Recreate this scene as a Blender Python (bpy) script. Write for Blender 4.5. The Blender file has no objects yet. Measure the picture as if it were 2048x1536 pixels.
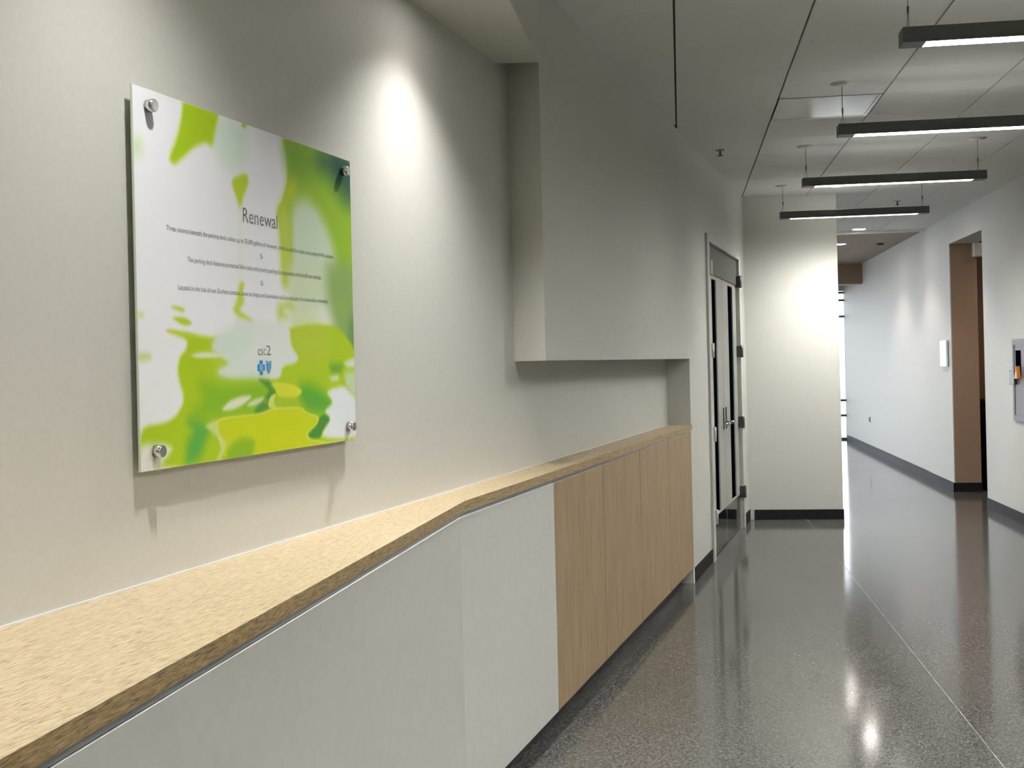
import bpy, bmesh, math
import numpy as np
from mathutils import Matrix, Vector
SC = bpy.context.scene
COL = SC.collection
# ------------------------------------------------------------------ camera, sky, exposure
H_CEIL = 3.07
cam_d = bpy.data.cameras.new('camera')
cam = bpy.data.objects.new('camera', cam_d); COL.objects.link(cam)
F_PX, YAW, ROLL = 2400.0, math.radians(8.02), 0.0234
cam_d.sensor_width = 36.0
cam_d.lens = F_PX / 2048 * 36.0
cam_d.shift_y = -38.0 / 2048
cam_d.clip_start = 0.05
cam.matrix_world = (Matrix.Translation((0, 0, 1.525)) @ Matrix.Rotation(YAW, 4, 'Z')
                    @ Matrix.Rotation(math.pi / 2, 4, 'X') @ Matrix.Rotation(-ROLL, 4, 'Z'))
SC.camera = cam
SC.view_settings.view_transform = 'Standard'
SC.view_settings.look = 'None'
SC.view_settings.exposure = 0.36
SC.view_settings.gamma = 1.0
SC.view_settings.use_curve_mapping = False
wd = bpy.data.worlds.new('sky'); SC.world = wd; wd.use_nodes = True
bg = wd.node_tree.nodes['Background']
bg.inputs[0].default_value = (0.97, 0.95, 1.0, 1); bg.inputs[1].default_value = 4.2
SC.cycles.max_bounces = 10; SC.cycles.diffuse_bounces = 6; SC.cycles.glossy_bounces = 4
SC.cycles.transparent_max_bounces = 8
SC.cycles.sample_clamp_indirect = 6.0
SC.cycles.caustics_reflective = False; SC.cycles.caustics_refractive = False

PENDANT_E = 205.0        # emission of the pendant lenses
UP_E = 21.0             # glow of strips added on the pendant tops to brighten the ceiling
WALLWASH_W = 70.0       # soffit downlights over the sign wall
CORNER_W = 50.0         # downlight beside the end wall
FAR_W = 44.0            # two downlights of the far corridor

# ------------------------------------------------------------------ materials
def new_mat(name, col, rough=0.6, metal=0.0, spec=0.5, coat=0.0):
    m = bpy.data.materials.new(name); m.use_nodes = True
    b = m.node_tree.nodes['Principled BSDF']
    b.inputs['Base Color'].default_value = (*col, 1); b.inputs['Roughness'].default_value = rough
    b.inputs['Metallic'].default_value = metal; b.inputs['Specular IOR Level'].default_value = spec
    b.inputs['Coat Weight'].default_value = coat
    return m
def nodes(m): return m.node_tree.nodes, m.node_tree.links, m.node_tree.nodes['Principled BSDF']
def noise_var(m, scale=(1, 1, 1), nscale=5.0, stops=None, bump=0.0, detail=6, rough_rng=None, bdist=0.002):
    N, L, B = nodes(m)
    tc = N.new('ShaderNodeTexCoord'); mp = N.new('ShaderNodeMapping'); nz = N.new('ShaderNodeTexNoise')
    mp.inputs['Scale'].default_value = scale; nz.inputs['Scale'].default_value = nscale; nz.inputs['Detail'].default_value = detail
    L.new(tc.outputs['Object'], mp.inputs[0]); L.new(mp.outputs[0], nz.inputs['Vector'])
    if stops:
        r = N.new('ShaderNodeValToRGB'); e = r.color_ramp.elements
        e[0].position, e[0].color = stops[0][0], (*stops[0][1], 1)
        e[1].position, e[1].color = stops[-1][0], (*stops[-1][1], 1)
        for p, c in stops[1:-1]:
            k = e.new(p); k.color = (*c, 1)
        L.new(nz.outputs['Fac'], r.inputs[0]); L.new(r.outputs[0], B.inputs['Base Color'])
    if bump:
        bp = N.new('ShaderNodeBump'); bp.inputs['Strength'].default_value = bump; bp.inputs['Distance'].default_value = bdist
        L.new(nz.outputs['Fac'], bp.inputs['Height']); L.new(bp.outputs[0], B.inputs['Normal'])
    if rough_rng:
        mr = N.new('ShaderNodeMapRange'); mr.inputs[3].default_value, mr.inputs[4].default_value = rough_rng
        L.new(nz.outputs['Fac'], mr.inputs[0]); L.new(mr.outputs[0], B.inputs['Roughness'])
    return m
def wall_mat(name, c):
    c2 = tuple(x * 0.96 for x in c)
    return noise_var(new_mat(name, c, 0.55, spec=0.35), nscale=60, stops=[(0.3, c2), (0.7, c)], bump=0.08)
M_wall = wall_mat('wall_paint', (0.585, 0.582, 0.545))
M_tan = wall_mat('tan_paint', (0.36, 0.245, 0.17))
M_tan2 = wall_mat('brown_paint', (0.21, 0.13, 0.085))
M_tile = noise_var(new_mat('ceiling_tile', (0.6, 0.6, 0.56), 0.9, spec=0.1), nscale=180, stops=[(0.35, (0.74, 0.74, 0.72)), (0.6, (0.83, 0.83, 0.81))], bump=0.3)
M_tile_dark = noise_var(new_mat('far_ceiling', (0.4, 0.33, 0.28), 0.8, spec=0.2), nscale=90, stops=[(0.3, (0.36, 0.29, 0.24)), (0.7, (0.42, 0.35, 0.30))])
M_slot = new_mat('ceiling_slot', (0.05, 0.05, 0.045), 0.8)
M_black = noise_var(new_mat('black_rubber', (0.012, 0.012, 0.014), 0.6, spec=0.15), nscale=30, stops=[(0.3, (0.009, 0.009, 0.011)), (0.7, (0.018, 0.018, 0.02))])
M_toe = new_mat('toe_kick', (0.06, 0.06, 0.065), 0.4)
M_white = noise_var(new_mat('white_laminate', (0.68, 0.69, 0.66), 0.3, spec=0.45), nscale=25, stops=[(0.3, (0.67, 0.68, 0.645)), (0.7, (0.70, 0.71, 0.675))])
M_alu = noise_var(new_mat('brushed_aluminium', (0.32, 0.34, 0.36), 0.35, metal=0.9), scale=(1, 1, 40), nscale=12, stops=[(0.3, (0.27, 0.29, 0.31)), (0.7, (0.37, 0.39, 0.41))])
M_steel = noise_var(new_mat('satin_steel', (0.62, 0.62, 0.62), 0.22, metal=1.0), nscale=30, rough_rng=(0.18, 0.30))
M_kick = noise_var(new_mat('polished_kick_plate', (0.16, 0.16, 0.165), 0.1, metal=1.0), nscale=20, rough_rng=(0.07, 0.14))
M_doorleaf = noise_var(new_mat('door_laminate', (0.44, 0.44, 0.41), 0.3, spec=0.5), nscale=25, stops=[(0.3, (0.42, 0.42, 0.39)), (0.7, (0.46, 0.46, 0.43))])
M_doorhead = noise_var(new_mat('door_head_metal', (0.08, 0.085, 0.08), 0.5), nscale=25, stops=[(0.3, (0.09, 0.092, 0.085)), (0.7, (0.105, 0.11, 0.10))])
M_glassdark = new_mat('dark_glass', (0.001, 0.002, 0.004), 0.6, spec=0.02); M_glassdark.node_tree.nodes['Principled BSDF'].inputs['IOR'].default_value = 1.02
M_hinge = new_mat('hinge_metal', (0.09, 0.10, 0.09), 0.35, metal=0.8)
M_pend = noise_var(new_mat('pendant_housing', (0.085, 0.09, 0.085), 0.4, metal=0.2), nscale=40, stops=[(0.3, (0.075, 0.08, 0.078)), (0.7, (0.095, 0.10, 0.095))])
M_cable = new_mat('steel_cable', (0.07, 0.07, 0.07), 0.4, metal=0.5)
M_trimw = new_mat('white_enamel', (0.72, 0.72, 0.70), 0.4)
M_chrome = new_mat('standoff_steel', (0.66, 0.66, 0.67), 0.2, metal=1.0)
M_ink = new_mat('grey_ink', (0.10, 0.105, 0.12), 0.5)
M_blue = new_mat('blue_ink', (0.015, 0.24, 0.58), 0.45)
M_paleblue = new_mat('pale_blue_ink', (0.28, 0.58, 0.86), 0.45)
M_teal = new_mat('teal_ink', (0.12, 0.52, 0.55), 0.45)
M_cab = noise_var(new_mat('grey_enamel', (0.15, 0.15, 0.165), 0.45), nscale=20, stops=[(0.3, (0.14, 0.14, 0.155)), (0.7, (0.17, 0.17, 0.185))])
M_orange = new_mat('orange_plastic', (0.85, 0.30, 0.03), 0.4)
M_mull = new_mat('curtain_wall_frame', (0.05, 0.09, 0.12), 0.4, metal=0.4)
M_plaque = new_mat('white_plaque', (0.72, 0.75, 0.86), 0.4)
M_joint = noise_var(new_mat('floor_joint_filler', (0.5, 0.5, 0.48), 0.4), nscale=9, stops=[(0.46, (0.09, 0.09, 0.085)), (0.62, (0.30, 0.30, 0.28))])
M_vent = noise_var(new_mat('vent_panel', (0.42, 0.46, 0.47), 0.25, spec=0.6), scale=(1, 1, 1), nscale=3, stops=[(0.35, (0.22, 0.24, 0.24)), (0.7, (0.30, 0.34, 0.36))])
M_ground = noise_var(new_mat('pavement', (0.5, 0.5, 0.48), 0.8), nscale=3, stops=[(0.3, (0.45, 0.45, 0.43)), (0.7, (0.55, 0.55, 0.53))])
def emit_mat(name, col, s):
    m = new_mat(name, (0.8, 0.8, 0.8), 0.5)
    b = m.node_tree.nodes['Principled BSDF']
    b.inputs['Emission Color'].default_value = (*col, 1); b.inputs['Emission Strength'].default_value = s
    return m
M_lens = emit_mat('pendant_lens', (1.0, 0.985, 0.94), PENDANT_E)
def prismatic(m, power, batwing=False):    # lens optics: light concentrated along (or spread away from) the lens normal
    N, L, B = nodes(m)
    g = N.new('ShaderNodeNewGeometry'); d = N.new('ShaderNodeVectorMath'); d.operation = 'DOT_PRODUCT'
    L.new(g.outputs['Normal'], d.inputs[0]); L.new(g.outputs['Incoming'], d.inputs[1])
    a = N.new('ShaderNodeMath'); a.operation = 'ABSOLUTE'; L.new(d.outputs['Value'], a.inputs[0])
    if batwing:
        inv = N.new('ShaderNodeMath'); inv.operation = 'SUBTRACT'; inv.inputs[0].default_value = 1.0; L.new(a.outputs[0], inv.inputs[1]); a = inv
    w = N.new('ShaderNodeMath'); w.operation = 'POWER'; w.inputs[1].default_value = power; L.new(a.outputs[0], w.inputs[0])
    k = N.new('ShaderNodeMath'); k.operation = 'MULTIPLY'; k.inputs[1].default_value = B.inputs['Emission Strength'].default_value
    L.new(w.outputs[0], k.inputs[0]); L.new(k.outputs[0], B.inputs['Emission Strength'])
prismatic(M_lens, 1.8)
M_up = emit_mat('added_uplight_glow', (0.97, 0.97, 0.95), UP_E)
prismatic(M_up, 2.0, True)
M_dlens = emit_mat('downlight_lens', (1.0, 0.93, 0.88), 70.0)
def glass_mat():
    m = bpy.data.materials.new('window_glass'); m.use_nodes = True
    N, L = m.node_tree.nodes, m.node_tree.links
    N.remove(N['Principled BSDF']); out = N['Material Output']
    t = N.new('ShaderNodeBsdfTransparent'); t.inputs[0].default_value = (0.93, 0.97, 0.98, 1)
    g = N.new('ShaderNodeBsdfGlossy'); g.inputs['Roughness'].default_value = 0.02
    fr = N.new('ShaderNodeFresnel'); fr.inputs[0].default_value = 1.45
    mx = N.new('ShaderNodeMixShader')
    L.new(fr.outputs[0], mx.inputs[0]); L.new(t.outputs[0], mx.inputs[1]); L.new(g.outputs[0], mx.inputs[2]); L.new(mx.outputs[0], out.inputs[0])
    return m
M_glass = glass_mat()
def floor_mat():
    m = new_mat('polished_concrete', (0.16, 0.16, 0.145), 0.12, spec=0.3)
    N, L, B = nodes(m)
    tc = N.new('ShaderNodeTexCoord')
    n1 = N.new('ShaderNodeTexNoise'); n1.inputs['Scale'].default_value = 130; n1.inputs['Detail'].default_value = 3; n1.inputs['Roughness'].default_value = 0.7
    n2 = N.new('ShaderNodeTexNoise'); n2.inputs['Scale'].default_value = 1.3; n2.inputs['Detail'].default_value = 4
    L.new(tc.outputs['Object'], n1.inputs['Vector']); L.new(tc.outputs['Object'], n2.inputs['Vector'])
    r1 = N.new('ShaderNodeValToRGB'); e = r1.color_ramp.elements
    e[0].position, e[0].color = 0.36, (0.034, 0.033, 0.031, 1); e[1].position, e[1].color = 0.66, (0.165, 0.163, 0.152, 1)
    k = e.new(0.5); k.color = (0.085, 0.084, 0.078, 1)
    L.new(n1.outputs['Fac'], r1.inputs[0])
    mr = N.new('ShaderNodeMapRange'); mr.inputs[3].default_value, mr.inputs[4].default_value = 0.85, 1.12
    L.new(n2.outputs['Fac'], mr.inputs[0])
    mul = N.new('ShaderNodeVectorMath'); mul.operation = 'SCALE'
    L.new(r1.outputs[0], mul.inputs[0]); L.new(mr.outputs[0], mul.inputs['Scale']); L.new(mul.outputs[0], B.inputs['Base Color'])
    mr2 = N.new('ShaderNodeMapRange'); mr2.inputs[3].default_value, mr2.inputs[4].default_value = 0.07, 0.15
    L.new(n2.outputs['Fac'], mr2.inputs[0]); L.new(mr2.outputs[0], B.inputs['Roughness'])
    return m
M_floor = floor_mat()
def strand_mat(name, along, stops, edge=False):
    # parallel strand board: long thin flakes, streaks run along axis `along`
    m = new_mat(name, (0.6, 0.5, 0.3), 0.35, spec=0.4)
    N, L, B = nodes(m)
    tc = N.new('ShaderNodeTexCoord'); mp = N.new('ShaderNodeMapping'); rot = N.new('ShaderNodeMapping')
    rot.inputs['Rotation'].default_value = (0, 0, math.radians(along))
    mp.inputs['Scale'].default_value = (1, 14, 30) if edge else (1.3, 15, 15)
    L.new(tc.outputs['Object'], rot.inputs[0]); L.new(rot.outputs[0], mp.inputs[0])
    a = N.new('ShaderNodeTexNoise'); a.inputs['Scale'].default_value = 24 if not edge else 13; a.inputs['Detail'].default_value = 5; a.inputs['Roughness'].default_value = 0.65
    L.new(mp.outputs[0], a.inputs['Vector'])
    r = N.new('ShaderNodeValToRGB'); e = r.color_ramp.elements
    e[0].position, e[0].color = stops[0][0], (*stops[0][1], 1); e[1].position, e[1].color = stops[-1][0], (*stops[-1][1], 1)
    for p, c in stops[1:-1]: e.new(p).color = (*c, 1)
    L.new(a.outputs['Fac'], r.inputs[0])
    b = N.new('ShaderNodeTexNoise'); b.inputs['Scale'].default_value = 9; b.inputs['Detail'].default_value = 2
    L.new(mp.outputs[0], b.inputs['Vector'])
    mr = N.new('ShaderNodeMapRange'); mr.inputs[1].default_value, mr.inputs[2].default_value = 0.3, 0.7
    mr.inputs[3].default_value, mr.inputs[4].default_value = 0.88, 1.08
    L.new(b.outputs['Fac'], mr.inputs[0])
    mul = N.new('ShaderNodeVectorMath'); mul.operation = 'SCALE'
    L.new(r.outputs[0], mul.inputs[0]); L.new(mr.outputs[0], mul.inputs['Scale']); L.new(mul.outputs[0], B.inputs['Base Color'])
    bp = N.new('ShaderNodeBump'); bp.inputs['Strength'].default_value = 0.12; bp.inputs['Distance'].default_value = 0.001
    L.new(a.outputs['Fac'], bp.inputs['Height']); L.new(bp.outputs[0], B.inputs['Normal'])
    return m
M_top = strand_mat('strand_board_top', -80, [(0.34, (0.17, 0.125, 0.065)), (0.425, (0.37, 0.28, 0.165)), (0.49, (0.51, 0.41, 0.26)), (0.7, (0.58, 0.485, 0.325))])
M_edge = strand_mat('strand_board_edge', -80, [(0.30, (0.10, 0.06, 0.025)), (0.42, (0.30, 0.20, 0.09)), (0.55, (0.47, 0.34, 0.17)), (0.7, (0.62, 0.48, 0.26))], True)
def wood_mat():
    m = new_mat('straight_grain_wood', (0.45, 0.32, 0.17), 0.42, spec=0.4)
    N, L, B = nodes(m)
    tc = N.new('ShaderNodeTexCoord'); mp = N.new('ShaderNodeMapping'); mp.inputs['Scale'].default_value = (80, 80, 1.6)
    L.new(tc.outputs['Object'], mp.inputs[0])
    a = N.new('ShaderNodeTexNoise'); a.inputs['Scale'].default_value = 2.2; a.inputs['Detail'].default_value = 5; a.inputs['Roughness'].default_value = 0.6
    L.new(mp.outputs[0], a.inputs['Vector'])
    r = N.new('ShaderNodeValToRGB'); e = r.color_ramp.elements
    e[0].position, e[0].color = 0.30, (0.20, 0.14, 0.075, 1); e[1].position, e[1].color = 0.72, (0.49, 0.375, 0.23, 1)
    e.new(0.5).color = (0.365, 0.27, 0.16, 1)
    L.new(a.outputs['Fac'], r.inputs[0]); L.new(r.outputs[0], B.inputs['Base Color'])
    bp = N.new('ShaderNodeBump'); bp.inputs['Strength'].default_value = 0.15; bp.inputs['Distance'].default_value = 0.001
    L.new(a.outputs['Fac'], bp.inputs['Height']); L.new(bp.outputs[0], B.inputs['Normal'])
    return m
M_wood = wood_mat()

# ------------------------------------------------------------------ mesh helpers
I4 = Matrix.Identity(4)
# frame of the skewed left wall: x = along the wall (away from the camera), y = depth into the wall, z = up
DX, DY = 0.16780, 0.98582
WALL = Matrix(((DX, -DY, 0, 0), (DY, DX, 0, 0), (0, 0, 1, 0), (0, 0, 0, 1)))
def W(s, w, z=0.0): return WALL @ Vector((s, w, z))
def bm_new(): return bmesh.new()
def box(bm, x0, x1, y0, y1, z0, z1, bev=0.0):
    vs = [bm.verts.new((x, y, z)) for z in (z0, z1) for x, y in ((x0, y0), (x1, y0), (x1, y1), (x0, y1))]
    fs = [(3, 2, 1, 0), (4, 5, 6, 7), (0, 1, 5, 4), (1, 2, 6, 5), (2, 3, 7, 6), (3, 0, 4, 7)]
    faces = [bm.faces.new([vs[i] for i in f]) for f in fs]
    if bev:
        edges = list({e for f in faces for e in f.edges})
        bmesh.ops.bevel(bm, geom=edges, offset=bev, segments=1, affect='EDGES')
    return bm
def prism(bm, pts, z0, z1):
    n = len(pts)
    ar = sum(pts[i][0] * pts[(i + 1) % n][1] - pts[(i + 1) % n][0] * pts[i][1] for i in range(n))
    if ar < 0: pts = pts[::-1]
    lo = [bm.verts.new((x, y, z0)) for x, y in pts]; hi = [bm.verts.new((x, y, z1)) for x, y in pts]
    bm.faces.new(lo[::-1]); bm.faces.new(hi)
    for i in range(n):
        j = (i + 1) % n; bm.faces.new((lo[i], lo[j], hi[j], hi[i]))
    return bm
def cyl(bm, p0, p1, r0, r1=None, n=16):
    r1 = r0 if r1 is None else r1
    p0, p1 = Vector(p0), Vector(p1); d = (p1 - p0).normalized()
    a = d.orthogonal().normalized(); b = d.cross(a)
    A = [bm.verts.new(p0 + (a * math.cos(t) + b * math.sin(t)) * r0) for t in [2 * math.pi * i / n for i in range(n)]]
    B = [bm.verts.new(p1 + (a * math.cos(t) + b * math.sin(t)) * r1) for t in [2 * math.pi * i / n for i in range(n)]]
    bm.faces.new(A[::-1]); bm.faces.new(B)
    for i in range(n):
        f = bm.faces.new((A[i], A[(i + 1) % n], B[(i + 1) % n], B[i])); f.smooth = True
    return bm
ORG = {}
def tag(o, label=None, cat=None, group=None, kind=None):
    if label: o['label'] = label
    if cat: o['category'] = cat
    if group: o['group'] = group
    if kind: o['kind'] = kind
    return o
def empty(name, loc):
    o = bpy.data.objects.new(name, None); COL.objects.link(o)
    o.location = loc; o.empty_display_size = 0.1; ORG[o] = Vector(loc); return o
def mk(name, bm, mat, parent=None, frame=I4, mats=None):
    me = bpy.data.meshes.new(name)
    bmesh.ops.transform(bm, matrix=frame, verts=bm.verts)
    if frame.determinant() < 0: bmesh.ops.reverse_faces(bm, faces=bm.faces)
    xs = [v.co for v in bm.verts]
    lo = Vector([min(c[i] for c in xs) for i in range(3)]); hi = Vector([max(c[i] for c in xs) for i in range(3)])
    org = Vector(((lo.x + hi.x) / 2, (lo.y + hi.y) / 2, lo.z))
    bmesh.ops.translate(bm, vec=-org, verts=bm.verts)
    bm.to_mesh(me); bm.free()
    for m in (mats or [mat]): me.materials.append(m)
    o = bpy.data.objects.new(name, me); COL.objects.link(o); ORG[o] = org
    if parent: o.parent = parent; o.location = org - ORG[parent]
    else: o.location = org
    return o
def structure(name, bm, mat, frame=I4, **k):
    o = mk(name, bm, mat, None, frame, **k); o['kind'] = 'structure'; return o
def copy_tree(o, loc=None, parent=None):
    c = o.copy(); COL.objects.link(c)
    if parent: c.parent = parent
    for ch in list(o.children): copy_tree(ch, None, c)
    if loc is not None: c.location = loc; ORG[c] = Vector(loc)
    return c
def lamp(name, kind, loc, parent, energy, color=(1, 1, 1), **kw):
    d = bpy.data.lights.new(name, kind); d.energy = energy; d.color = color
    for k, v in kw.items(): setattr(d, k, v)
    o = bpy.data.objects.new(name, d); COL.objects.link(o)
    if parent: o.parent = parent; o.location = Vector(loc) - ORG[parent]
    else: o.location = loc
    return o

# ================================================================== SETTING
# floor: two polished slabs with a filled saw joint between them
XJ = 1.145
f = structure('floor', box(bm_new(), -3.4, 6.0, -3.3, 24.0, -0.14, -0.02), M_floor)
mk('floor_slab', box(bm_new(), -3.4, XJ - 0.0016, -3.3, 24.0, -0.02, 0.0), M_floor, f)
mk('floor_slab', box(bm_new(), XJ + 0.0016, 6.0, -3.3, 24.0, -0.02, 0.0), M_floor, f)
mk('joint_filler', box(bm_new(), XJ - 0.0016, XJ + 0.0016, -3.3, 24.0, -0.02, -0.0003), M_joint, f)

# left wall: wall behind the sign, the thicker wall beyond it with the niche and the doorway
S_END = 11.72
b = bm_new()
box(b, -3.45, S_END, 1.505, 1.70, 0, H_CEIL)
prism(b, [(4.67, 1.345), (8.24, 1.345), (8.24, 1.506), (4.76, 1.506)], 1.54, H_CEIL)
box(b, 8.24, 9.13, 1.345, 1.506, 0, H_CEIL)
box(b, 9.13, 11.05, 1.345, 1.506, 2.495, H_CEIL)
box(b, 11.05, S_END + 0.1, 1.345, 1.506, 0, H_CEIL)
structure('wall_left', b, M_wall, WALL)
b = bm_new()      # bulkhead hanging over the sign wall
prism(b, [(-0.54, 4.83), (-0.54, -3.0), (-2.01, -3.0), (-0.715, 4.80)], 2.746, H_CEIL)
structure('ceiling_bulkhead', b, M_wall)
structure('wall_end', box(bm_new(), -2.2, 1.48, 11.62, 11.85, 0, H_CEIL), M_wall)
structure('wall_back', box(bm_new(), -2.4, 3.3, -3.25, -3.0, 0, H_CEIL), M_wall)
b = bm_new()
box(b, 2.98, 3.27, -3.0, 12.44, 0, H_CEIL)
box(b, 2.98, 3.27, 12.44, 13.94, 2.757, H_CEIL)
box(b, 2.98, 3.268, 13.94, 15.25, 0, H_CEIL)
box(b, 2.98, 2.99, 13.90, 13.94, 0, 2.757)
box(b, 3.00, 3.27, 15.25, 22.75, 0, H_CEIL)
structure('wall_right', b, M_wall)
b = bm_new()      # doorway recess behind the right wall, painted tan
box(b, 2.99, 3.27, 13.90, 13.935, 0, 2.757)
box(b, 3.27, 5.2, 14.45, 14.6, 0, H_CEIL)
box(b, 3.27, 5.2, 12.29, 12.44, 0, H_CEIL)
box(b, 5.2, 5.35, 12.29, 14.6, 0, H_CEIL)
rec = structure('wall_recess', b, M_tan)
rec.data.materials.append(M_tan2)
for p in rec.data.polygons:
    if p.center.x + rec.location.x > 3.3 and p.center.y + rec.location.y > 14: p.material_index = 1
# baseboards
bb = 0.10
structure('baseboard_end', box(bm_new(), 0.66, 1.487, 11.608, 11.62, 0, 0.095, 0.002), M_black)
b = bm_new(); box(b, 8.24, 9.085, 1.337, 1.345, 0, bb, 0.002); box(b, 11.10, 11.60, 1.337, 1.345, 0, bb, 0.002)
structure('baseboard_left', b, M_black, WALL)
b = bm_new(); box(b, 2.972, 2.98, -3.0, 12.44, 0, bb); box(b, 2.97, 2.98, 13.89, 22.6, 0, bb); box(b, 2.97, 3.275, 13.89, 13.90, 0, bb); box(b, 3.27, 5.2, 14.44, 14.45, 0, bb)
structure('baseboard_right', b, M_black)
# far end: bulkhead, glazing, ground outside
structure('trim_bulkhead', box(bm_new(), -1.6, 3.0, 20.45, 20.75, 2.735, H_CEIL), M_tan)
structure('trim_ceiling_step', box(bm_new(), -1.6, 2.98, 15.2, 15.26, H_CEIL - 0.03, H_CEIL), M_trimw)
structure('ground', box(bm_new(), -60, 60, -60, 90, -0.3, -0.15), M_ground)
def curtain_wall(name, axis, c, a0, a1, ztop, verts, horiz):
    fr = bm_new(); t = 0.05
    def seg(u0, u1, z0, z1, th=0.05):
        if axis == 'y': box(fr, c - th, c + th, u0, u1, z0, z1)
        else: box(fr, u0, u1, c - th, c + th, z0, z1)
    for v in verts: seg(v - t / 2, v + t / 2, 0, ztop)
    for z in horiz: seg(a0, a1, z - 0.02, z + 0.02, 0.04)
    o = structure(name, fr, M_mull)
    for i in range(len(verts) - 1):
        zz = sorted(horiz)
        for j in range(len(zz) - 1):
            u0, u1, z0, z1 = verts[i] + 0.025, verts[i + 1] - 0.025, zz[j] + 0.02, zz[j + 1] - 0.02
            p = box(bm_new(), c - 0.006, c + 0.006, u0, u1, z0, z1) if axis == 'y' else box(bm_new(), u0, u1, c - 0.006, c + 0.006, z0, z1)
            mk('pane', p, M_glass, o)
HZ = [0.02, 0.45, 0.73, 2.28, 2.58, 2.72]
curtain_wall('window_1', 'x', 22.85, -1.55, 3.0, 2.75, [-1.52, -0.4, 0.75, 1.9, 3.03], HZ)
curtain_wall('window_2', 'y', -1.55, 11.9, 22.8, 2.75, [11.88, 13.7, 15.5, 17.3, 19.1, 20.9, 22.8], [0.02, 0.9, 2.72])
b = bm_new(); box(b, -1.7, 3.27, 22.75, 22.95, 2.75, H_CEIL); box(b, -1.65, -1.45, 11.85, 22.95, 2.75, H_CEIL)
structure('wall_window_head', b, M_wall)

# ceiling: slab, individual lay-in tiles with dark reveals along the corridor
ceil = structure('ceiling', box(bm_new(), -3.4, 6.0, -3.3, 23.2, H_CEIL + 0.015, H_CEIL + 0.2), M_slot)
GX0, GXS, GY0, GYS = 0.005, 0.605, 5.355, 0.645
def clip(poly, nx, ny, c):          # keep nx*x + ny*y <= c
    out = []
    for i in range(len(poly)):
        p, q = poly[i], poly[(i + 1) % len(poly)]
        dp, dq = nx * p[0] + ny * p[1] - c, nx * q[0] + ny * q[1] - c
        if dp <= 0: out.append(p)
        if dp * dq < 0:
            t = dp / (dp - dq); out.append((p[0] + t * (q[0] - p[0]), p[1] + t * (q[1] - p[1])))
    return out
near_far = []
rest = bm_new()
vent_rect = None
for i in range(-2, 6):
    for j in range(-13, 16):
        x0, x1 = GX0 + i * GXS, GX0 + (i + 1) * GXS
        y0, y1 = GY0 + j * GYS, GY0 + (j + 1) * GYS
        poly = [(x0 + 0.005, y0 + 0.0013), (x1 - 0.005, y0 + 0.0013), (x1 - 0.005, y1 - 0.0013), (x0 + 0.005, y1 - 0.0013)]
        poly = clip(poly, -DY, DX, 1.345)            # left wall plane
        if len(poly) < 3: continue
        poly = clip(poly, -1, 0, 0.54)
        if len(poly) < 3: continue
        poly = clip(poly, 1, 0, 2.98)
        if len(poly) < 3: continue
        if y1 > 11.62 and x0 < 1.47:
            if x1 > 1.49 and y0 < 15.1:
                q = clip(clip(clip(poly, -1, 0, -1.483), 0, -1, -11.63), 0, 1, 15.2)
                if len(q) > 2: mk('ceiling_tile', prism(bm_new(), q, H_CEIL, H_CEIL + 0.015), M_tile, ceil)
            poly = clip(poly, 0, 1, 11.62)
        if len(poly) < 3: continue
        poly = clip(poly, 0, 1, 15.2); poly = clip(poly, 0, -1, 3.0) if len(poly) > 2 else poly
        if len(poly) < 3: continue
        ar = abs(sum(poly[k][0] * poly[(k + 1) % len(poly)][1] - poly[(k + 1) % len(poly)][0] * poly[k][1] for k in range(len(poly)))) / 2
        if ar < 0.003: continue
        if i == 1 and j == 3: vent_rect = (x0 + 0.005, x1 - 0.005, y0 + 0.0013, y1 - 0.0013); continue
        if y1 > 4.4: mk('ceiling_tile', prism(bm_new(), poly, H_CEIL, H_CEIL + 0.015), M_tile, ceil)
        else: prism(rest, poly, H_CEIL, H_CEIL + 0.015)
o = mk('ceiling_tiles_behind', rest, M_tile, ceil); o['kind'] = 'stuff'
b = bm_new(); box(b, -1.6, 1.48, 11.85, 15.2, H_CEIL, H_CEIL + 0.015); box(b, 3.27, 5.2, 12.44, 14.45, H_CEIL, H_CEIL + 0.015)
mk('plaster_field', b, M_tile, ceil)
b = bm_new()
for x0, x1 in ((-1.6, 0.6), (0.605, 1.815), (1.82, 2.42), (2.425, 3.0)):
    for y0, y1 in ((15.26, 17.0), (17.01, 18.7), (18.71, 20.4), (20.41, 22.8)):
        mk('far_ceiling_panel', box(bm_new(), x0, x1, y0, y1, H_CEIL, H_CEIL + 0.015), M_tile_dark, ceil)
b.free()
# return grille in the ceiling
vx0, vx1, vy0, vy1 = vent_rect
g = empty('return_grille', ((vx0 + vx1) / 2, (vy0 + vy1) / 2, H_CEIL - 0.004))
tag(g, 'square greyish translucent grille panel set among the white ceiling tiles', 'vent')
mk('panel', box(bm_new(), vx0 + 0.02, vx1 - 0.02, vy0 + 0.02, vy1 - 0.02, H_CEIL - 0.002, H_CEIL + 0.012), M_vent, g)
b = bm_new(); z0, z1 = H_CEIL - 0.004, H_CEIL + 0.014
box(b, vx0, vx1, vy0, vy0 + 0.02, z0, z1); box(b, vx0, vx1, vy1 - 0.02, vy1, z0, z1)
box(b, vx0, vx0 + 0.02, vy0 + 0.02, vy1 - 0.02, z0, z1); box(b, vx1 - 0.02, vx1, vy0 + 0.02, vy1 - 0.02, z0, z1)
mk('frame', b, M_alu, g)

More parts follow.
